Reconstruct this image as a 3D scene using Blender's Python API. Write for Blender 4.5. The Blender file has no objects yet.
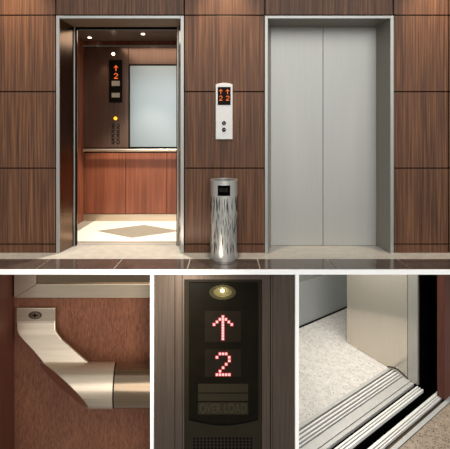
import bpy, bmesh, math, random
from mathutils import Vector
random.seed(7)
scn = bpy.context.scene
COL = scn.collection

# ------------------------------------------------------------ camera, world, lights
F = 332.0; CX = 225.0; HY = 140.0; EYE = 1.053
cd = bpy.data.cameras.new('camera'); cam = bpy.data.objects.new('camera', cd); COL.objects.link(cam)
cam.location = (0, 0, EYE); cam.rotation_euler = (math.pi/2, 0, 0)
cd.sensor_fit = 'HORIZONTAL'; cd.sensor_width = 36; cd.lens = 36*F/450.0
cd.shift_y = -(224.5-HY)/450.0
cd.clip_start = 0.05
scn.camera = cam
w = bpy.data.worlds.new('world'); scn.world = w; w.use_nodes = True
wn = w.node_tree.nodes; wl = w.node_tree.links
bg = wn['Background']; bg.inputs[1].default_value = 0.62
tc = wn.new('ShaderNodeTexCoord'); sx = wn.new('ShaderNodeSeparateXYZ'); rp = wn.new('ShaderNodeValToRGB')
mp = wn.new('ShaderNodeMapRange'); mp.inputs[1].default_value = -1; mp.inputs[2].default_value = 1
wl.new(tc.outputs['Generated'], sx.inputs[0]); wl.new(sx.outputs[2], mp.inputs[0]); wl.new(mp.outputs[0], rp.inputs[0])
rp.color_ramp.elements[0].position = 0.30; rp.color_ramp.elements[0].color = (.5, .48, .45, 1)
rp.color_ramp.elements[1].position = 0.75; rp.color_ramp.elements[1].color = (.86, .88, .88, 1)
wl.new(rp.outputs[0], bg.inputs[0])
scn.view_settings.view_transform = 'Standard'; scn.view_settings.look = 'None'
scn.view_settings.exposure = 0.0; scn.view_settings.gamma = 1.0
try: scn.view_settings.use_curve_mapping = False
except Exception: pass

def light(name, kind, loc, target, energy, color=(1, 1, 1), size=0.3, spot=60, blend=.6, size_y=None, angle=None):
    l = bpy.data.lights.new(name, kind); l.energy = energy; l.color = color
    if kind == 'AREA':
        l.size = size
        if size_y: l.shape = 'RECTANGLE'; l.size_y = size_y
    elif kind == 'SPOT':
        l.spot_size = math.radians(spot); l.spot_blend = blend; l.shadow_soft_size = size
    elif kind == 'SUN': l.angle = angle
    else: l.shadow_soft_size = size
    o = bpy.data.objects.new(name, l); COL.objects.link(o); o.location = loc
    d = Vector(target)-Vector(loc); o.rotation_euler = d.to_track_quat('-Z', 'Y').to_euler()
    return o
light('front_fill', 'SUN', (0.6, -3, 3.2), (0, 3, 0.5), 1.75, (1, .985, .96), angle=.9)  # added fill from the camera side, brightens all sets evenly
for lx in (-1.93, 0.0, 1.93):
    light('lobby_downlight', 'SPOT', (lx, 2.72, 3.05), (lx, 3.095, 1.75), 165, (1, .80, .56), .05, 52, 1)
light('car_floor_light', 'SPOT', (-1.0, 3.75, 2.2), (-1.0, 3.80, 0), 260, (1, .92, .80), .06, 75, .5)
light('car_glow_light', 'AREA', (-1.0, 3.75, 2.28), (-1.0, 3.75, 0), 5, (1, .84, .68), .8)
light('handrail_light', 'AREA', (-.35, 2.1, -.2), (-1.1, 3.1, -1.15), 17, (1, .88, .72), .25)
light('sill_fill', 'AREA', (1.5, 3.7, -.12), (1.5, 3.5, -1.4), 21, (1, .96, .90), .9)  # added fill under the slab to brighten the sill niche

# ------------------------------------------------------------ helpers
def P(x, y, Y): return Vector(((x-CX)/F*Y, Y, EYE-(y-HY)/F*Y))
def X(x, Y): return (x-CX)/F*Y
def Z(y, Y): return EYE-(y-HY)/F*Y

def nm(): return bmesh.new()
def box(bm, x0, x1, y0, y1, z0, z1):
    v = [bm.verts.new(c) for c in ((x0,y0,z0),(x1,y0,z0),(x1,y1,z0),(x0,y1,z0),(x0,y0,z1),(x1,y0,z1),(x1,y1,z1),(x0,y1,z1))]
    for f in ((0,3,2,1),(4,5,6,7),(0,1,5,4),(1,2,6,5),(2,3,7,6),(3,0,4,7)): bm.faces.new([v[i] for i in f])
def prism(bm, pts, vec):
    """extrude polygon pts (3D list) by vec"""
    vec = Vector(vec)
    a = [bm.verts.new(p) for p in pts]; b = [bm.verts.new(Vector(p)+vec) for p in pts]
    bm.faces.new(a); bm.faces.new(b[::-1]); n = len(a)
    for i in range(n): bm.faces.new((a[i], b[i], b[(i+1) % n], a[(i+1) % n]))
def cyl(bm, c, axis, r, L, n=32, r2=None):
    axis = Vector(axis).normalized(); t = axis.orthogonal().normalized(); s = axis.cross(t)
    r2 = r if r2 is None else r2; c = Vector(c)
    A = [bm.verts.new(c+(t*math.cos(2*math.pi*i/n)+s*math.sin(2*math.pi*i/n))*r) for i in range(n)]
    B = [bm.verts.new(c+axis*L+(t*math.cos(2*math.pi*i/n)+s*math.sin(2*math.pi*i/n))*r2) for i in range(n)]
    bm.faces.new(A[::-1]); bm.faces.new(B)
    for i in range(n): bm.faces.new((A[i], A[(i+1) % n], B[(i+1) % n], B[i]))
def ring(bm, c, axis, r0, r1, L, n=32):
    axis = Vector(axis).normalized(); t = axis.orthogonal().normalized(); s = axis.cross(t); c = Vector(c)
    def loop(r, d): return [bm.verts.new(c+axis*d+(t*math.cos(2*math.pi*i/n)+s*math.sin(2*math.pi*i/n))*r) for i in range(n)]
    a, b, d, e = loop(r0, 0), loop(r1, 0), loop(r1, L), loop(r0, L)
    for p, q in ((a, b), (b, d), (d, e), (e, a)):
        for i in range(n): bm.faces.new((p[i], p[(i+1) % n], q[(i+1) % n], q[i]))
def obj(name, bm, mat, parent=None, bevel=0, smooth=False):
    bmesh.ops.recalc_face_normals(bm, faces=bm.faces)
    me = bpy.data.meshes.new(name); bm.to_mesh(me); bm.free()
    o = bpy.data.objects.new(name, me); COL.objects.link(o); me.materials.append(mat)
    if smooth:
        for p in me.polygons: p.use_smooth = True
        me.set_sharp_from_angle(angle=math.radians(40))
    if bevel:
        m = o.modifiers.new('bevel', 'BEVEL'); m.width = bevel; m.segments = 2; m.limit_method = 'ANGLE'
    if parent:
        o.parent = parent
        p = parent; off = Vector((0, 0, 0))
        while p: off += p.location; p = p.parent
        me.transform(__import__('mathutils').Matrix.Translation(-off))
    return o
def thing(name, label, cat, loc=(0, 0, 0), group=None):
    o = bpy.data.objects.new(name, None); COL.objects.link(o); o.location = loc; o.empty_display_size = .05
    return tag(o, label, cat, group)
def tag(o, label, cat, group=None):
    o['label'] = label; o['category'] = cat
    if group: o['group'] = group
    return o
def struct(name, bm, mat, parent=None, bevel=0):
    o = obj(name, bm, mat, parent, bevel); o['kind'] = 'structure'; return o

# ------------------------------------------------------------ materials
def lin(c): return tuple(((v/255)/12.92 if v/255 <= .04045 else (((v/255)+.055)/1.055)**2.4) for v in c)+(1,)
def base(name, col, rough=.5, metal=0.0, spec=.5):
    m = bpy.data.materials.new(name); m.use_nodes = True
    b = m.node_tree.nodes['Principled BSDF']
    b.inputs['Base Color'].default_value = lin(col); b.inputs['Roughness'].default_value = rough
    b.inputs['Metallic'].default_value = metal; b.inputs['Specular IOR Level'].default_value = spec
    return m, m.node_tree, b
def grain(name, c0, c1, scale, rough=.5, metal=0.0, spec=.3, detail=4, bump=0.0, c_mid=None, lo=.3, hi=.7, second=None):
    """colour variation from stretched noise in object space"""
    m, nt, b = base(name, c0, rough, metal, spec); N = nt.nodes; L = nt.links
    t = N.new('ShaderNodeTexCoord'); mpn = N.new('ShaderNodeMapping'); mpn.inputs['Scale'].default_value = scale
    nz = N.new('ShaderNodeTexNoise'); nz.inputs['Scale'].default_value = 1; nz.inputs['Detail'].default_value = detail; nz.inputs['Roughness'].default_value = .6
    nz.inputs['Distortion'].default_value = .3
    r = N.new('ShaderNodeValToRGB'); r.color_ramp.elements[0].position = lo; r.color_ramp.elements[1].position = hi
    r.color_ramp.elements[0].color = lin(c0); r.color_ramp.elements[1].color = lin(c1)
    if c_mid: e = r.color_ramp.elements.new((lo+hi)/2); e.color = lin(c_mid)
    L.new(t.outputs['Object'], mpn.inputs[0]); L.new(mpn.outputs[0], nz.inputs[0]); L.new(nz.outputs[0], r.inputs[0])
    out = r.outputs[0]
    if second:
        sc2, amt = second
        mp2 = N.new('ShaderNodeMapping'); mp2.inputs['Scale'].default_value = sc2
        n2 = N.new('ShaderNodeTexNoise'); n2.inputs['Scale'].default_value = 1; n2.inputs['Detail'].default_value = 2
        mr = N.new('ShaderNodeMapRange'); mr.inputs[1].default_value = .3; mr.inputs[2].default_value = .7; mr.inputs[3].default_value = 1-amt; mr.inputs[4].default_value = 1+amt
        mx = N.new('ShaderNodeMix'); mx.data_type = 'RGBA'; mx.blend_type = 'MULTIPLY'; mx.inputs[0].default_value = 1
        L.new(t.outputs['Object'], mp2.inputs[0]); L.new(mp2.outputs[0], n2.inputs[0]); L.new(n2.outputs[0], mr.inputs[0])
        L.new(out, mx.inputs[6]); L.new(mr.outputs[0], mx.inputs[7]); out = mx.outputs[2]
    L.new(out, b.inputs['Base Color'])
    if bump:
        bp = N.new('ShaderNodeBump'); bp.inputs['Strength'].default_value = bump; bp.inputs['Distance'].default_value = .004
        L.new(nz.outputs[0], bp.inputs['Height']); L.new(bp.outputs[0], b.inputs['Normal'])
    return m
def terrazzo(name, col, speck, light_speck, sc, rough=.35, thr=.10):
    m, nt, b = base(name, col, rough, 0, .3); N = nt.nodes; L = nt.links
    t = N.new('ShaderNodeTexCoord')
    nz = N.new('ShaderNodeTexNoise'); nz.inputs['Scale'].default_value = sc*.35; nz.inputs['Detail'].default_value = 5
    r0 = N.new('ShaderNodeValToRGB'); r0.color_ramp.elements[0].position = .3; r0.color_ramp.elements[1].position = .7
    r0.color_ramp.elements[0].color = lin(tuple(c*.93 for c in col)); r0.color_ramp.elements[1].color = lin(light_speck)
    v = N.new('ShaderNodeTexVoronoi'); v.inputs['Scale'].default_value = sc
    r = N.new('ShaderNodeValToRGB'); r.color_ramp.elements[0].position = thr; r.color_ramp.elements[1].position = thr+.06
    r.color_ramp.elements[0].color = (1, 1, 1, 1); r.color_ramp.elements[1].color = (0, 0, 0, 1)
    sp = N.new('ShaderNodeSeparateColor'); mt = N.new('ShaderNodeMath'); mt.operation = 'GREATER_THAN'; mt.inputs[1].default_value = .45
    mu = N.new('ShaderNodeMath'); mu.operation = 'MULTIPLY'
    mx = N.new('ShaderNodeMix'); mx.data_type = 'RGBA'; mx.inputs[7].default_value = lin(speck)
    for n in (nz, v): L.new(t.outputs['Object'], n.inputs['Vector'])
    L.new(nz.outputs[0], r0.inputs[0]); L.new(v.outputs['Distance'], r.inputs[0])
    L.new(v.outputs['Color'], sp.inputs[0]); L.new(sp.outputs[0], mt.inputs[0]); L.new(mt.outputs[0], mu.inputs[0]); L.new(r.outputs[0], mu.inputs[1])
    L.new(mu.outputs[0], mx.inputs[0]); L.new(r0.outputs[0], mx.inputs[6]); L.new(mx.outputs[2], b.inputs['Base Color'])
    return m
def emit(name, col, s):
    m, nt, b = base(name, (0, 0, 0), .6)
    b.inputs['Emission Color'].default_value = lin(col); b.inputs['Emission Strength'].default_value = s
    return m

WHITE = grain('white_paint', (250, 249, 247), (253, 252, 250), (3, 3, 3), .6, spec=.1)
WOOD = grain('walnut', (60, 37, 25), (118, 80, 55), (62, 62, 1.2), .45, spec=.25, c_mid=(86, 57, 40), second=((14, 14, .35), .11), lo=.32, hi=.68)
WOODIN = grain('cherry_wood', (108, 60, 42), (142, 84, 60), (40, 40, 1.0), .35, spec=.35, second=((9, 9, .4), .12))
WOODLO = grain('mahogany', (86, 47, 34), (122, 75, 56), (95, 95, 20), .5, spec=.2, detail=6, bump=.3, c_mid=(102, 67, 50), second=((3, 3, 1.5), .1))
WOODRED = grain('red_wood', (74, 42, 33), (92, 54, 42), (60, 60, 3), .5, spec=.25)
GAPD = grain('dark_gap', (14, 10, 8), (20, 15, 12), (9, 9, 9), .8, spec=.1)
BLACK = grain('black_void', (6, 6, 6), (9, 9, 9), (5, 5, 5), .9, spec=.05)
BEIGEMIRROR = grain('beige_reflection_mirror', (150, 130, 108), (156, 136, 114), (2, 2, 2), .1, 1.0)  # beige reflection put into the mirror's own tint
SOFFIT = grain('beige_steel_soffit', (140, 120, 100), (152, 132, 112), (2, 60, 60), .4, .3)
STEEL = grain('brushed_steel', (166, 166, 161), (172, 171, 166), (180, 180, 1.5), .5, .6, bump=.0)
FRAME = grain('satin_frame', (156, 156, 153), (162, 162, 159), (20, 20, 1), .4, .6)
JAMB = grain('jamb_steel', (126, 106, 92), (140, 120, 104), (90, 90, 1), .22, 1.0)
JAMBG = grain('grey_jamb_steel', (142, 137, 128), (154, 149, 140), (90, 90, 1), .35, .4)
MIRROR = grain('mirror_glass', (164, 173, 174), (168, 177, 178), (2, 2, 2), .38, 1.0)
CARWALL = grain('bronze_laminate', (118, 94, 82), (132, 106, 92), (50, 50, 1), .22, .7)
CARCEIL = grain('car_ceiling_metal', (150, 134, 120), (160, 144, 130), (3, 3, 3), .3, .5)
CREAM = grain('cream_stone', (246, 238, 222), (250, 243, 230), (6, 6, 6), .35)
TAUPE = grain('taupe_stone', (150, 142, 126), (162, 153, 137), (20, 20, 20), .4)
BAND = grain('grey_stone', (168, 162, 152), (186, 180, 170), (14, 14, 14), .35, spec=.4)
TILE = grain('dark_tile', (70, 58, 52), (86, 74, 67), (9, 9, 9), .12, spec=.6)
GROUT = grain('grout', (150, 142, 132), (165, 156, 146), (20, 20, 20), .8)
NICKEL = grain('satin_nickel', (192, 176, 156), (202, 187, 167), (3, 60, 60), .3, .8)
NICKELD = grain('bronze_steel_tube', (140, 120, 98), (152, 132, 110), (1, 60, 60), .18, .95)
CUTREFL = grain('wood_reflection_brown', (92, 52, 38), (108, 64, 48), (20, 20, 20), .35, spec=.4)  # reflection of the wood painted as the cut's colour
PANELM = grain('dark_brushed_panel', (68, 58, 51), (88, 77, 69), (170, 170, 3), .45, .45, detail=5)
GLASSBLK = grain('black_glass', (12, 10, 5), (17, 14, 8), (6, 6, 6), .45, spec=.06)
GLASSWIN = grain('smoked_window', (22, 18, 13), (27, 23, 17), (6, 6, 6), .45, spec=.06)
LABELD = grain('dim_label_glass', (34, 31, 22), (42, 38, 28), (90, 90, 90), .5, spec=.06)
LABELT = grain('dim_lettering', (50, 45, 34), (54, 49, 37), (8, 8, 8), .6, spec=.1)
PLATE = grain('pale_silver_plate', (196, 196, 194), (206, 206, 204), (30, 30, 30), .5, .25)
CHROME = grain('polished_steel', (190, 188, 182), (206, 204, 198), (60, 60, 3), .34, .7)
SLIT = grain('dark_slit', (24, 22, 20), (40, 37, 34), (10, 10, 4), .5)
SLITL = grain('bright_slash', (232, 230, 226), (240, 238, 234), (10, 10, 4), .35, .5)
ALU = grain('aluminium', (228, 226, 221), (236, 234, 229), (20, 20, 20), .4, .15)
ALUD = grain('aluminium_matte', (184, 183, 178), (194, 193, 188), (20, 20, 20), .45, .2)
BRONZ = grain('bronze_step', (70, 60, 50), (84, 73, 62), (10, 10, 10), .3, .7)
RET = grain('return_panel_steel', (198, 190, 176), (208, 200, 186), (160, 160, 2), .13, .7, detail=5)
RETEDGE = grain('door_edge_steel', (180, 178, 170), (190, 188, 180), (50, 50, 2), .3, .7)
TERRL = terrazzo('pale_terrazzo', (214, 209, 202), (112, 96, 82), (224, 219, 212), 58, thr=.22)
TERRB = terrazzo('brown_terrazzo', (152, 138, 121), (66, 50, 40), (178, 160, 140), 62, thr=.3)
KICKM = grain('grey_kick', (132, 135, 131), (144, 147, 143), (60, 60, 60), .5, .2)
ORANGE = emit('orange_digit', (255, 112, 40), 1.15)
REDG = emit('red_led_glow', (190, 8, 18), .8)
REDC = emit('red_led_core', (255, 190, 186), 1.35)
AMBER = emit('amber_button', (255, 170, 30), 2.2)
HOUSE = grain('dark_housing', (30, 26, 18), (35, 31, 22), (6, 6, 6), .5, spec=.08)
HALO = grain('reflection_halo', (44, 40, 24), (50, 45, 28), (9, 9, 9), .6, spec=.1)  # painted halo of the downlight reflected in the glass
HALO2 = grain('reflection_halo_inner', (74, 68, 44), (80, 74, 48), (9, 9, 9), .5, spec=.2)  # brighter inner halo of the same painted reflection
LAMP = emit('lamp_lit', (255, 236, 205), 4.0)
REFLCORE = emit('reflection_core', (255, 245, 200), 6.0)  # glowing centre of the downlight reflection, not a bulb

# ------------------------------------------------------------ white cabinet partitions
YF = 2.69; SLT = .0365
bm = nm(); box(bm, -2.7, 2.7, YF-.004, YF+.012, -SLT, .0015); struct('trim_1', bm, WHITE, bevel=.001)
bm = nm(); box(bm, X(150.2, YF), X(153.4, YF), YF, 4.2, -2.4, -SLT); struct('trim_2', bm, WHITE)
bm = nm(); box(bm, X(295.4, YF), X(299.0, YF), YF, 5.3, -2.4, -SLT); struct('trim_3', bm, WHITE)
bm = nm(); box(bm, X(299.0, YF)+.001, X(299.0, YF)+.006, YF+.03, 5.0, -2.4, -SLT); struct('unseen_reflection_panel', bm, KICKM)  # unseen grey sheet added so the return panel reflects a dark band

# ------------------------------------------------------------ lobby shell
YW = 3.095; T = .04
bm = nm(); box(bm, -2.7, 2.7, YF+.012, 5.4, -SLT, -.006); struct('floor', bm, GROUT)
bm = nm()
yb = 349.6/119.0
xs = [-2.7]+[(x-225)/119*yb/332*119*1.0 for x in ()]
tx = [(p-225)/332*yb for p in (-20, 50, 122, 190, 257.5, 327.5, 397.5, 467)]
for a, b in zip(tx[:-1], tx[1:]): box(bm, a+.006, b-.006, YF+.012, yb, -.006, 0)
box(bm, -2.7, tx[0]-.004, YF+.012, yb, -.006, 0); box(bm, tx[-1]+.004, 2.7, YF+.012, yb, -.006, 0)
struct('floor_tiles', bm, TILE)
bm = nm(); box(bm, -2.7, 2.7, yb, 3.343, -.006, .001); struct('trim_4', bm, BAND)

def wx(p): return X(p, YW)
def wz(p): return Z(p, YW)
OPEN = [(60.0, 180.7), (267.5, 389.7)]
cols = [(-80, -24), (-24, 55.7), (55.7, 184.3), (184.3, 264.9), (264.9, 393.2), (393.2, 448.6), (448.6, 520)]
rows = [(-130, -61.5), (-61.5, 15.2), (15.2, 91.7), (91.7, 168.2), (168.2, 244.2)]
g = .0055
bm = nm(); bb = nm(); back = nm()
for ci, (a, b) in enumerate(cols):
    for ri, (t, u) in enumerate(rows):
        if ci in (2, 4) and ri >= 2: continue
        box(bm, wx(a)+g, wx(b)-g, YW, YW+.02, wz(u)+g, wz(t)-g)
    if ci not in (2, 4):
        box(bb, wx(a)+g, wx(b)-g, YW, YW+.02, 0.001, wz(244.2)-g)
        box(back, wx(a), wx(b), YW+.02, YW+.06, .001, wz(-130))
    else:
        box(back, wx(a), wx(b), YW+.02, YW+.06, wz(16), wz(-130))
wb = struct('wall_back', bm, WOOD, bevel=.0015)
struct('wall_back_core', back, GAPD)
struct('baseboard_back', bb, WOOD, bevel=.0015)

# ------------------------------------------------------------ elevator entrances
YD = 3.30
def entrance(fo0, fi0, fi1, fo1, bi0, bi1, label, group, closed):
    t = thing('elevator_entrance', label, 'elevator', (wx((fi0+fi1)/2), YW, 0), group)
    zt = wz(19); zo = wz(16.2); zb = Z(27, YD); y0 = YW-.014
    fr = nm()
    box(fr, wx(fo0), wx(fi0), y0, YW+.03, .001, zo); box(fr, wx(fi1), wx(fo1), y0, YW+.03, .001, zo)
    box(fr, wx(fi0), wx(fi1), y0, YW+.03, zt, zo); obj('door_frame', fr, FRAME, t, bevel=.002)
    for s, f, k in ((-1, fi0, bi0), (1, fi1, bi1)):
        j = nm(); xf = wx(f); xb = X(k, YD)
        prism(j, [(xf, y0+.012, .001), (xb, YD, .001), (xb+s*.02, YD, .001), (xf+s*.02, YW+.03, .001), (xf+s*.02, y0+.012, .001)], (0, 0, zt-.001))
        wide = (s < 0) == (closed is False)
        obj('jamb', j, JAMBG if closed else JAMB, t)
    h = nm(); x0, x1 = wx(fi0), wx(fi1)
    prism(h, [(x0, y0+.012, zt), (x0, YD, zb), (x0, YD, zt+.06), (x0, YW+.03, zt+.06), (x0, YW+.03, zt+.012), (x0, y0+.012, zt+.012)], (x1-x0, 0, 0))
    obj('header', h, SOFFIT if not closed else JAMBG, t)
    return t, zb
te, zb = entrance(56.8, 60, 180.7, 184.0, 74.3, 178.2, 'elevator entrance standing open on the left, showing the wood-lined car inside', 'elevator entrances', False)
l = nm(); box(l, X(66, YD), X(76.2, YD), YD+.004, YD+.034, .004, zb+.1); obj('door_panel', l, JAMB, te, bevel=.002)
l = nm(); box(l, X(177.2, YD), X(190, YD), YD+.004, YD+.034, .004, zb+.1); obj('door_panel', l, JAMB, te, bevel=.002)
b = nm(); box(b, X(73.8, YD), X(75.2, YD), YD-.006, YD+.004, .004, zb); obj('edge_strip', b, FRAME, te)
b = nm(); box(b, X(75.3, YD), X(76.8, YD), YD, YD+.004, .004, zb); box(b, X(176.4, YD), X(177.1, YD), YD, YD+.004, .004, zb); obj('door_gasket', b, BLACK, te)
b = nm(); box(b, X(177.1, YD), X(179, YD), YD-.004, YD+.004, .004, zb); obj('edge_strip', b, JAMBG, te)
te2, zb = entrance(264.7, 267.7, 389.7, 393.0, 271.0, 376.3, 'elevator entrance on the right with closed brushed steel double doors', 'elevator entrances', True)
for a, b in ((266, 322.9), (323.4, 380)):
    l = nm(); box(l, X(a, YD), X(b, YD), YD+.004, YD+.034, .004, zb+.05); obj('door_panel', l, STEEL, te2, bevel=.001)
l = nm(); box(l, X(322.4, YD), X(323.9, YD), YD+.035, YD+.045, .004, zb+.05); obj('door_seal', l, GAPD, te2)

# ------------------------------------------------------------ elevator car
YC = 4.32; XL = -1.835; XR = -.17; CZ = 2.34; YE = 3.345
car = thing('elevator_car', 'wood-lined elevator car interior seen through the open left entrance', 'elevator car', (-1.0, YE, 0))
def cx(p): return X(p, YC)
def cz(p): return Z(p, YC)
b = nm(); box(b, XL-.03, XR+.03, YE, YC+.03, -.03, .0); f = obj('car_floor', b, CREAM, car)
b = nm()
box(b, XL, -1.70, YE+.1, YC, 0, .003); box(b, -.30, XR, YE+.1, YC, 0, .003); box(b, XL, XR, YE, YE+.1, 0, .003)
prism(b, [(-1.48, 3.84, 0), (-1.0, 3.567, 0), (-.53, 3.84, 0), (-1.0, 4.113, 0)], (0, 0, .003))
obj('floor_inlay', b, TAUPE, f)
b = nm(); box(b, XL-.03, XR+.03, YE, YC+.03, CZ, CZ+.03); ce = obj('car_ceiling', b, CARCEIL, car)
for lx, ly in ((-1.70, 4.17), (-.995, 4.03), (-.45, 4.1)):
    b = nm(); cyl(b, (lx, ly, CZ-.006), (0, 0, 1), .022, .006, 20); obj('ceiling_light', b, LAMP, ce)
b = nm(); box(b, XL-.03, XL, YE, YC+.03, 0, CZ); obj('side_wall', b, WOODIN, car)
b = nm(); box(b, XR, XR+.03, YE, YC+.03, 0, CZ); obj('side_wall', b, WOODIN, car)
b = nm(); box(b, XL, XR, YC, YC+.03, 0, CZ); obj('rear_wall', b, GAPD, car)
b = nm(); box(b, XL, XR, YC-.012, YC, cz(45.5), CZ); obj('crown_band', b, WOODIN, car)
b = nm(); box(b, XL, XR, YC-.03, YC-.012, cz(47), cz(45.8)); obj('crown_strip', b, FRAME, car)
b = nm(); box(b, XL+.005, cx(128.6), YC-.012, YC, cz(147.5), cz(47)); obj('upper_wall_panel', b, CARWALL, car, bevel=.002)
b = nm(); box(b, cx(129), XR, YC-.012, YC, cz(64.5), cz(47)); obj('upper_wall_panel', b, CARWALL, car, bevel=.002)
b = nm(); box(b, cx(129.4), XR, YC-.018, YC-.010, cz(147.5), cz(65)); mf = obj('mirror', b, GAPD, car)
b = nm(); box(b, cx(130.6), XR-.01, YC-.022, YC-.018, cz(146.8), cz(66.2)); obj('mirror_glass', b, MIRROR, mf)
for a, c in ((60, 85), (85, 126), (126, 167), (167, 212)):
    b = nm(); box(b, max(XL, cx(a))+.003, min(XR, cx(c))-.003, YC-.014, YC, cz(213.5), cz(153)); obj('lower_wall_panel', b, WOODIN, car, bevel=.002)
b = nm(); box(b, XL, XR, YC-.02, YC, .003, cz(214)); obj('kick_plate', b, NICKEL, car, bevel=.002)
b = nm(); cyl(b, (XL+.03, YC-.08, Z(150.3, YC-.08)), (1, 0, 0), .019, XR-XL-.06, 20); hr = obj('handrail', b, NICKEL, car, smooth=True)
for px_ in (88, 200):
    b = nm(); xx = cx(px_); box(b, xx-.012, xx+.012, YC-.08, YC-.012, Z(150.3, YC-.08)-.01, Z(150.3, YC-.08)+.01); obj('rail_bracket', b, NICKEL, hr)
# car display and buttons (on the rear wall's bronze panel)
YP = YC-.012
b = nm(); box(b, X(109.2, YP), X(122.4, YP), YP-.01, YP, Z(102.5, YP), Z(60, YP)); dp = obj('car_display', b, GLASSBLK, car, bevel=.002)
for a, c in ((81, 86), (93, 97.5)):
    b = nm(); box(b, X(112, YP), X(120, YP), YP-.013, YP-.01, Z(c, YP), Z(a, YP)); obj('display_label', b, TAUPE, dp)
D2 = ['.###.', '#...#', '....#', '...#.', '..#..', '.#...', '#####']
UP = ['..#..', '.###.', '#.#.#', '..#..', '..#..', '..#..', '..#..']
def dots(bm, pat, c, Y, pw, ph, sx, sz, d=.003):
    n = len(pat); m_ = len(pat[0])
    for r, row in enumerate(pat):
        for k, ch in enumerate(row):
            if ch != '#': continue
            x = (c[0]-CX)/F*Y+(k-(m_-1)/2)*pw; z = EYE-(c[1]-HY)/F*Y-(r-(n-1)/2)*ph
            box(bm, x-sx/2, x+sx/2, Y-d, Y, z-sz/2, z+sz/2)
pw = .8/F*YP
b = nm(); dots(b, UP, (116, 68.2), YP-.01, pw, pw, pw*.95, pw*.95); obj('up_arrow', b, ORANGE, dp)
b = nm(); dots(b, D2, (116, 76), YP-.01, pw, pw, pw*.95, pw*.95); obj('floor_number', b, ORANGE, dp)
b = nm(); cyl(b, P(115.6, 118.4, YP), (0, -1, 0), .022, .01, 24); obj('button', b, AMBER, car)
for r in range(5):
    for c in range(2):
        b = nm(); cyl(b, P(113.3+c*5, 125.5+r*4.1, YP), (0, -1, 0), .019, .008, 16); k = obj('button', b, BLACK, car)
        b = nm(); cyl(b, P(113.3+c*5, 125.5+r*4.1, YP)+Vector((0, -.008, 0)), (0, -1, 0), .006, .003, 12); obj('button_center', b, NICKEL, k)
b = nm(); box(b, XL, XR, YE, YE+.02, .0, .005); obj('threshold', b, ALUD, car)

b = nm(); box(b, XL, XR, YE+.001, YE+.03, Z(29.3, YE), CZ); obj('front_header', b, BLACK, car)
b = nm(); box(b, XL, XR, YE-.0, YE+.004, Z(30.2, YE), Z(29.4, YE)); obj('header_trim', b, FRAME, car)
b = nm(); cyl(b, P(113.4, 54, YC-.012), (0, -1, 0), .02, .008, 24); obj('ceiling_light_reflection', b, LAMP, car)  # glowing disc painting a ceiling light's reflection in the panel
light('car_streak_fill', 'SPOT', P(104, 54, YC-.10), P(102, 110, YC), 5, (1, .75, .5), .02, 60, 1)  # added spot imitating the warm streak of reflected wood

# ------------------------------------------------------------ hall call station
YS = YW-.03
cs = thing('call_station', 'pale silver call panel with orange floor display and two round buttons between the entrances', 'call panel', P(224, 139.5, YW))
b = nm(); x0, x1, z0, z1 = X(215.7, YS), X(232.6, YS), Z(139.3, YS), Z(84.3, YS)
pts = [(x0, YS, z0), (x1, YS, z0), (x1, YS, z1)]+[(x1+(x0-x1)*i/8, YS, z1+.013*math.sin(math.pi*i/8)) for i in range(1, 8)]+[(x0, YS, z1)]
prism(b, pts, (0, .03, 0)); obj('face_plate', b, PLATE, cs, bevel=.003)
b = nm(); box(b, X(217.7, YS), X(230.6, YS), YS-.003, YS, Z(105, YS), Z(87, YS)); ds = obj('display_screen', b, GLASSBLK, cs)
pw = .66/F*YS
for cxp in (220.8, 227.6):
    b = nm(); dots(b, UP, (cxp, 91.6), YS-.003, pw, pw*1.05, pw, pw, .002); obj('up_arrow', b, ORANGE, ds)
    b = nm(); dots(b, D2, (cxp, 98.2), YS-.003, pw, pw*1.05, pw, pw, .002); obj('floor_number', b, ORANGE, ds)
for i, yy in enumerate((123, 129.7)):
    p = P(224, yy, YS)
    b = nm(); cyl(b, p, (0, -1, 0), .018, .006, 28); bt = obj('call_button', b, BLACK, cs, smooth=True)
    s = 1 if i == 0 else -1
    b = nm(); prism(b, [(p.x-.006, YS-.008, p.z-.004*s), (p.x+.006, YS-.008, p.z-.004*s), (p.x, YS-.008, p.z+.005*s)], (0, .003, 0)); obj('arrow_mark', b, PLATE, bt)

# ------------------------------------------------------------ litter bin
R = .121; bx, by = X(224, 2.965), 2.965; H = Z(180.0, 2.95)
tb = thing('litter_bin', 'cylindrical steel litter bin with slashed cut-out pattern under the call panel', 'litter bin', (bx, by, 0))
b = nm(); ring(b, (bx, by, .02), (0, 0, 1), R-.006, R, H-.02, 64); body = obj('bin_body', b, CHROME, tb, smooth=True)
b = nm(); cyl(b, (bx, by, .001), (0, 0, 1), R-.008, .019, 48); obj('bin_base', b, CHROME, tb)
b = nm(); ring(b, (bx, by, H-.008), (0, 0, 1), R-.02, R+.002, .012, 64); obj('bin_rim', b, CHROME, tb, smooth=True)
b = nm(); cyl(b, (bx, by, H-.06), (0, 0, 1), R-.01, .03, 48); obj('bin_lid', b, SLIT, tb)
def on_cyl(th, z, rr): return (bx+rr*math.sin(th), by-rr*math.cos(th), z)
def patch(bm, th0, th1, z0, z1, rr, n=8):
    lo = [bm.verts.new(on_cyl(th0+(th1-th0)*i/n, z0, rr)) for i in range(n+1)]
    hi = [bm.verts.new(on_cyl(th0+(th1-th0)*i/n, z1, rr)) for i in range(n+1)]
    for i in range(n): bm.faces.new((lo[i], lo[i+1], hi[i+1], hi[i]))
b = nm(); patch(b, -.46, .46, H-.125, H-.035, R+.0006)
bmesh.ops.solidify(b, geom=b.faces[:], thickness=.001); obj('bin_opening', b, BLACK, tb)
b = nm(); patch(b, -.36, .28, H-.09, H-.056, R+.004)
bmesh.ops.solidify(b, geom=b.faces[:], thickness=.002); obj('opening_flap', b, SLIT, tb)
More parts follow.
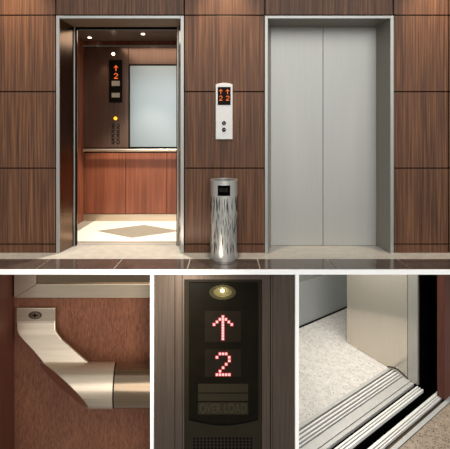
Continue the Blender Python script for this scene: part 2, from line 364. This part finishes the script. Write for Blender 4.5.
def slashes(n, zlo, zhi, wmax, rr, seed):
    rnd = random.Random(seed); bm = nm()
    for i in range(n):
        th = rnd.uniform(-math.pi, math.pi); z = zlo+(zhi-zlo)*rnd.random()**1.25; L = rnd.uniform(.05, .15); wd = rnd.uniform(.35, 1)*wmax; sk = rnd.uniform(-.16, .16)
        z = min(z, zhi-L)
        pts = [(0, 0), (.5, .35), (.35, .75), (0, 1), (-.5, .6), (-.4, .25)]
        vs = [bm.verts.new(on_cyl(th+wd*p/R+sk*q*L/R*.6, z+q*L, rr)) for p, q in pts]
        vs2 = [bm.verts.new(on_cyl(th+wd*p/R+sk*q*L/R*.6, z+q*L, rr-.002)) for p, q in pts]
        bm.faces.new(vs); bm.faces.new(vs2[::-1])
        for k in range(6): bm.faces.new((vs[k], vs2[k], vs2[(k+1) % 6], vs[(k+1) % 6]))
    return bm
obj('cutout_pattern', slashes(300, .05, H-.135, .0062, R+.0012, 3), SLIT, body)


# ------------------------------------------------------------ lower left: handrail set
YL = 3.11; ZB = -2.4
bm = nm(); box(bm, -2.6, X(150.2, YF), YL, YL+.05, ZB, -SLT); struct('wall_lower_left', bm, WOODLO)
XS = X(14.5, YL)
bm = nm(); box(bm, XS-.4, XS, YF+.02, YL, ZB, -SLT); struct('wall_lower_side', bm, WOODRED)
# framed mirror
YM = YL-.05
fm = thing('framed_mirror', 'nickel-framed mirror corner above the handrail bracket', 'mirror', P(60, 298, YM))
xr = X(150.2, YF)-.002; zt_ = -SLT-.002
A = P(13.8, 298, YM); I = P(35.5, 284.5, YM)
b = nm(); prism(b, [A, (I.x, YM, I.z), (I.x, YM, zt_), (A.x, YM, zt_)], (0, .05, 0)); obj('frame_stile', b, NICKEL, fm, bevel=.005)
b = nm(); prism(b, [A+Vector((.003, 0, 0)), (xr, YM, A.z), (xr, YM, I.z+.004), (I.x+.003, YM, I.z)], (0, .05, 0)); obj('frame_rail', b, NICKEL, fm, bevel=.005)
b = nm(); box(b, I.x+.002, xr, YM+.022, YM+.03, I.z, zt_); obj('mirror_glass', b, BEIGEMIRROR, fm)
# bracket and rail
YT = 2.89; RT = .166
zc = Z(384.6, YT)
hb = thing('handrail', 'satin nickel handrail on a bent screw-fixed bracket against mahogany panelling', 'handrail', P(80, 385, YL-.02))
yp = YL-.028
b = nm()
def strap(rows_, th):
    """rows_: list of (xl, xr, y, Y) sections down the strap, thickness th towards the wall"""
    prev = None
    for xl, xr_, y, Y in rows_:
        q = [P(xl, y, Y), P(xr_, y, Y)]
        s = [b.verts.new(q[0]), b.verts.new(q[1]), b.verts.new(q[1]+Vector((0, th, -th*.2))), b.verts.new(q[0]+Vector((0, th, -th*.2)))]
        if prev:
            for i in range(4): b.faces.new((prev[i], prev[(i+1) % 4], s[(i+1) % 4], s[i]))
        else: b.faces.new(s)
        prev = s
    b.faces.new(prev[::-1])
strap([(16.3, 55, 308, yp-.02), (16.3, 55, 321, yp-.02), (16.6, 55, 323, yp-.024), (16.8, 55.2, 330, yp-.045), (18.5, 57.5, 334.5, yp-.06),
       (23, 62, 340, yp-.075), (33, 74, 350.5, yp-.105), (42.5, 87, 362, yp-.14), (50, 94, 367, yp-.15)], .022)
strap_o = obj('bracket_strap', b, NICKEL, hb, bevel=.006)
b = nm(); pc = P(35.2, 315.2, yp-.02); 
cyl(b, pc, (0, -1, 0), .052, .004, 36)
for v in b.verts: v.co.z = pc.z+(v.co.z-pc.z)*.58
sc = obj('screw', b, NICKELD, strap_o, smooth=True)
b = nm(); box(b, pc.x-.026, pc.x+.026, pc.y-.006, pc.y-.003, pc.z-.005, pc.z+.005); box(b, pc.x-.006, pc.x+.006, pc.y-.006, pc.y-.003, pc.z-.018, pc.z+.018)
obj('screw_slot', b, GAPD, sc)
b = nm(); ring(b, pc+Vector((0, .001, 0)), (0, -1, 0), .052, .060, .004, 36)
for v in b.verts: v.co.z = pc.z+(v.co.z-pc.z)*.58
obj('screw_seat', b, GAPD, sc)
# collar: tube with an oblique cut at its left end
def tube_cut(bm, x_right, cutfn, r, n=72, cap=True):
    A = []; B = []
    for i in range(n):
        th = 2*math.pi*i/n; cy, sz = math.cos(th), math.sin(th)
        A.append(bm.verts.new((cutfn(sz, cy), YT+r*cy, zc+r*sz))); B.append(bm.verts.new((x_right-.22*r*cy, YT+r*cy, zc+r*sz)))
    for i in range(n): bm.faces.new((A[i], A[(i+1) % n], B[(i+1) % n], B[i]))
    bm.faces.new(B)
    return A
k = YT/F
def mitre(bm):
    for v in bm.verts:
        if v.co.x < -.62: v.co.x -= .22*(v.co.y-YT)
def cf(sz, cy):
    Y = YT+RT*cy; y = HY+(EYE-zc-RT*sz)*F/Y
    return (43.2+(y-361.6)*.87-7.2*cy-CX)/F*Y
b = nm(); A_ = tube_cut(b, X(114.4, YT), cf, RT); b.faces.new(A_[::-1]); co = obj('collar', b, NICKEL, hb, smooth=True)
b = nm()
Ai = [b.verts.new((cf(math.sin(t)*.93, math.cos(t)*.93)-.004, YT+RT*.93*math.cos(t), zc+RT*.93*math.sin(t))) for t in [2*math.pi*i/64 for i in range(64)]]
Bi = [b.verts.new(v.co+Vector((.01, 0, 0))) for v in Ai]
b.faces.new(Ai); b.faces.new(Bi[::-1])
for i in range(64): b.faces.new((Ai[i], Ai[(i+1) % 64], Bi[(i+1) % 64], Bi[i]))
obj('cut_face', b, CUTREFL, co)
b = nm(); cyl(b, (X(114.4, YT), YT, zc), (1, 0, 0), RT*.975, .012, 64); mitre(b); obj('joint_ring', b, GAPD, hb, smooth=True)
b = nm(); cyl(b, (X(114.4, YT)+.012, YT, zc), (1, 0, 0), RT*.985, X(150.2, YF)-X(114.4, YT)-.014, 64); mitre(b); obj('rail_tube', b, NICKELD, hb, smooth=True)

# ------------------------------------------------------------ lower centre: display set
YN = 2.715
bm = nm(); x0, x1 = X(153.4, YF), X(295.4, YF)
def nx(p): return X(p, YN)
def nz_(p): return Z(p, YN)
for a, c in ((150, 174.6), (175.2, 181.8), (182.4, 184.2), (262.2, 270), (270.8, 272.6), (273, 300)):
    box(bm, max(x0, nx(a)), min(x1, nx(c)), YN, YN+.03, ZB, -SLT)
box(bm, nx(184.2), nx(262.2), YN, YN+.03, nz_(279.4), -SLT)
struct('wall_lower_center', bm, PANELM)
bm = nm(); box(bm, x0, x1, YN+.045, YN+.07, ZB, -SLT); struct('wall_lower_center_core', bm, BLACK)
ind = thing('floor_indicator', 'black glass floor indicator glowing red with an up arrow above a 2', 'floor indicator', P(223, 440, YN))
b = nm(); box(b, nx(184.3), nx(262.1), YN+.012, YN+.04, ZB+.05, nz_(279.6)); hs = obj('housing', b, HOUSE, ind)
YG = YN+.003
b = nm()
pts = [P(188.8, 282.5, YG), P(258, 282.5, YG), P(258, 418, YG)]+[P(258-69.2*i/12, 418+5.6*math.sin(math.pi*i/12), YG) for i in range(1, 12)]+[P(188.8, 418, YG)]
prism(b, pts, (0, .009, 0)); gl = obj('glass_cover', b, GLASSBLK, ind, bevel=.003)
b = nm()
for i in range(12):
    a0 = P(258-69.2*i/12, 418.6+5.6*math.sin(math.pi*i/12), YG+.004); a1 = P(258-69.2*(i+1)/12, 418.6+5.6*math.sin(math.pi*(i+1)/12), YG+.004)
    prism(b, [a0, a1, a1-Vector((0, 0, .012)), a0-Vector((0, 0, .012))], (0, .004, 0))
obj('lower_lip', b, BLACK, hs)
for a, c in ((311, 342), (349.5, 377)):
    b = nm(); box(b, nx(204.8), nx(241), YG-.0015, YG, nz_(c), nz_(a)); obj('display_window', b, GLASSWIN, gl)
def led(cells, name):
    bg_, bc = nm(), nm(); Y = YG-.0015
    for cxp, cyp in cells:
        p = P(cxp, cyp, Y)
        for bm_, s, d in ((bg_, 3.7/F*Y/2, .0015), (bc, 2.3/F*Y/2, .003)): box(bm_, p.x-s, p.x+s, Y-d, Y, p.z-s, p.z+s)
    o = obj(name, bg_, REDG, gl); obj('led_dots', bc, REDC, o)
led([(222.9, 316.6+2.76*i) for i in range(9)]+[(222.9+s*(2.95*i), 316.6+2.6*i) for s in (-1, 1) for i in (1, 2, 3)], 'up_arrow')
led([(223.1+(c-2)*3.08, 353.7+r*3.47) for r, row in enumerate(D2) for c, ch in enumerate(row) if ch == '#'], 'floor_number')
for a, c in ((384, 392.6), (393.8, 401), (402.6, 414.6)):
    b = nm(); box(b, nx(198), nx(248.2), YG-.002, YG, nz_(c), nz_(a)); ls = obj('label_strip', b, LABELD, gl)
cu = bpy.data.curves.new('t', 'FONT'); cu.body = 'OVER LOAD'; cu.size = .105; cu.extrude = .0008; cu.align_x = 'CENTER'; cu.align_y = 'CENTER'; cu.space_character = 1.05
to = bpy.data.objects.new('t', cu); COL.objects.link(to); bpy.context.view_layer.update()
me = bpy.data.meshes.new_from_object(to.evaluated_get(bpy.context.evaluated_depsgraph_get())); bpy.data.objects.remove(to)
b = nm(); b.from_mesh(me); wmax = max(v.co.x for v in b.verts)-min(v.co.x for v in b.verts)
pc = P(223.1, 408.8, YG-.0028); sxx = 46.5/F*YG/wmax
for v in b.verts: v.co = Vector((pc.x+v.co.x*sxx, pc.y-v.co.z, pc.z+v.co.y*1.0))
obj('lettering', b, LABELT, ls)
b = nm()
for r in range(8):
    for c in range(17):
        p = P(194.3+c*3.56, 438.5+r*3.3, YN+.012); cyl(b, p, (0, -1, 0), .0102, .001, 8)
sg = obj('speaker_grille', b, BLACK, hs); 
pl = P(222.6, 292, YG)
b = nm(); ring(b, pl, (0, -1, 0), .075, .11, .006, 40)
for v in b.verts: v.co.z = pl.z+(v.co.z-pl.z)*.55
lm = obj('downlight_reflection', b, HALO, ind, smooth=True)  # ceiling downlight's reflection in the glass, modelled as rings and a glowing core
b = nm(); cyl(b, pl, (0, -1, 0), .075, .003, 40)
for v in b.verts: v.co.z = pl.z+(v.co.z-pl.z)*.55
obj('reflection_inner', b, HALO2, lm)
b = nm(); bmesh.ops.create_icosphere(b, subdivisions=3, radius=.016)
for v in b.verts: v.co = pl+Vector((v.co.x, -.006+v.co.y*.5, .012+v.co.z*.7))
obj('reflection_spot', b, REFLCORE, lm)
light('reflection_glow_light', 'POINT', pl+Vector((0, -.05, .012)), pl, .5, (1, .93, .62), .012)  # added point light to spread the painted reflection's glow

# ------------------------------------------------------------ lower right: door sill set
ZF = EYE-2.52
U = Vector((.8415, .5404)); V = Vector((-.5404, .8415))
def clip(poly, n, d):
    out = []
    for i in range(len(poly)):
        p, q = poly[i], poly[(i+1) % len(poly)]; a = p.dot(n)-d; c = q.dot(n)-d
        if a >= 0: out.append(p)
        if (a >= 0) != (c >= 0): out.append(p+(q-p)*(a/(a-c)))
    return out
XD = X(299.0, YF)+.0065; XRR = 2.55
def slab(bm, a0, a1, b0, b1, z0, z1):
    poly = [U*a0+V*b0, U*a1+V*b0, U*a1+V*b1, U*a0+V*b1]
    for n, d in ((Vector((0, 1)), YF+.003), (Vector((1, 0)), XD), (Vector((-1, 0)), -XRR)):
        poly = clip(poly, n, d)
        if len(poly) < 3: return
    prism(bm, [(p.x, p.y, z0) for p in poly], (0, 0, z1-z0))
bm = nm(); slab(bm, 0, 6, 2.118, 3.22, ZF-.12, ZF); struct('floor_lower_car', bm, TERRL)
bm = nm(); slab(bm, 0, 6, 0, 1.512, ZF-.12, ZF); struct('floor_lower_landing', bm, TERRB)
bm = nm(); slab(bm, -1, 6, 1.0, 2.2, ZF-.40, ZF-.36); struct('floor_lower_pit', bm, BLACK)
bm = nm(); slab(bm, 0, 6, 3.22, 3.26, ZF+.012, ZF+.60); struct('wall_lower_right', bm, KICKM)
bm = nm(); slab(bm, 0, 6, 3.20, 3.26, ZF-.1, ZF+.012); struct('baseboard_lower_right', bm, GAPD)
bm = nm(); slab(bm, 0, 6, 3.25, 3.29, ZF+.60, -SLT); struct('wall_lower_rear', bm, FRAME)

AP = 3.505
cs_ = thing('car_sill', 'grooved aluminium car threshold bordering the pale terrazzo floor', 'door sill', (U.x*2.9+V.x*1.95, U.y*2.9+V.y*1.95, ZF))
bm = nm(); slab(bm, 0, AP+.02, 1.83, 2.118, ZF-.10, ZF-.03); obj('sill_base', bm, BLACK, cs_)
gr = [2.118, 2.078, 2.046, 2.013, 1.983, 1.956]
bm = nm()
slab(bm, 0, AP, gr[1]+.010, 2.116, ZF-.03, ZF+.002)
obj('sill_edge', bm, ALUD, cs_)
bm = nm()
for i in range(1, 5): slab(bm, 0, AP, gr[i+1]+.009, gr[i]-.010, ZF-.03, ZF+.002)
obj('sill_ribs', bm, ALU, cs_)
bm = nm(); slab(bm, 0, AP, 1.873, gr[5]-.008, ZF-.03, ZF+.002); slab(bm, 0, AP, 1.834, 1.865, ZF-.03, ZF); obj('sill_tread', bm, ALUD, cs_)
tk = thing('door_track', 'narrow twin-ribbed door track between the car threshold and the black gap', 'door track', (U.x*2.9+V.x*1.77, U.y*2.9+V.y*1.77, ZF))
bm = nm(); slab(bm, 0, AP-.01, 1.738, 1.805, ZF-.10, ZF-.03); obj('track_base', bm, BLACK, tk)
bm = nm()
for a, c in ((1.785, 1.799), (1.763, 1.775), (1.738, 1.752)): slab(bm, 0, AP-.01, a, c, ZF-.03, ZF)
obj('track_ribs', bm, ALU, tk)
ld = thing('landing_sill', 'ribbed metal landing threshold beside the speckled brown floor', 'door sill', (U.x*2.9+V.x*1.58, U.y*2.9+V.y*1.58, ZF))
bm = nm(); slab(bm, 0, 6, 1.512, 1.655, ZF-.14, ZF-.025); obj('sill_base', bm, BRONZ, ld)
bm = nm()
for a, c in ((1.631, 1.652), (1.610, 1.620), (1.592, 1.600)): slab(bm, 0, AP+.12, a, c, ZF-.025, ZF)
obj('sill_ribs', bm, ALU, ld)
bm = nm(); slab(bm, 0, 6, 1.520, 1.552, ZF-.03, ZF+.002); obj('sill_edge', bm, ALUD, ld)
# steel return panel, door edge, black pocket and wood jamb
rp_ = thing('return_panel', 'brushed steel return panel standing on the pale floor at the sill end', 'wall panel', (U.x*AP+V.x*2.3, U.y*AP+V.y*2.3, ZF))
bm = nm(); slab(bm, AP, AP+.5, 1.905, 2.652, ZF+.003, -SLT-.01); obj('steel_face', bm, RET, rp_)
bm = nm()
arc = [(2.125-.225*i/14, .004+.032*math.sin(math.pi*i/14)) for i in range(15)]
for (b0, h0), (b1, h1) in zip(arc[:-1], arc[1:]):
    q0, q1 = U*(AP-.006)+V*b0, U*(AP-.006)+V*b1
    prism(bm, [(q0.x, q0.y, ZF+h0), (q1.x, q1.y, ZF+h1), (q1.x, q1.y, ZF+h1+.009), (q0.x, q0.y, ZF+h0+.009)], (U.x*.005, U.y*.005, 0))
bmesh.ops.remove_doubles(bm, verts=bm.verts, dist=.0001); obj('bottom_seal', bm, GAPD, rp_)
dl = thing('sliding_door', 'narrow pale steel edge of the sliding door in front of the black gap', 'door', (U.x*AP+V.x*1.85, U.y*AP+V.y*1.85, ZF))
bm = nm(); slab(bm, AP+.002, AP+.03, 1.80, 1.9, ZF+.002, -SLT-.01); obj('door_leaf', bm, RETEDGE, dl)
bm = nm(); slab(bm, AP+.032, AP+.4, 1.84, 1.88, ZF-.3, -SLT-.01); slab(bm, AP+.4, AP+.45, 1.63, 1.88, ZF-.3, -SLT-.01); struct('wall_lower_pocket', bm, BLACK)
bm = nm(); slab(bm, AP+.02, AP+.55, 1.552, 1.622, ZF+.002, -SLT-.01); struct('wall_lower_jamb', bm, WOODRED)
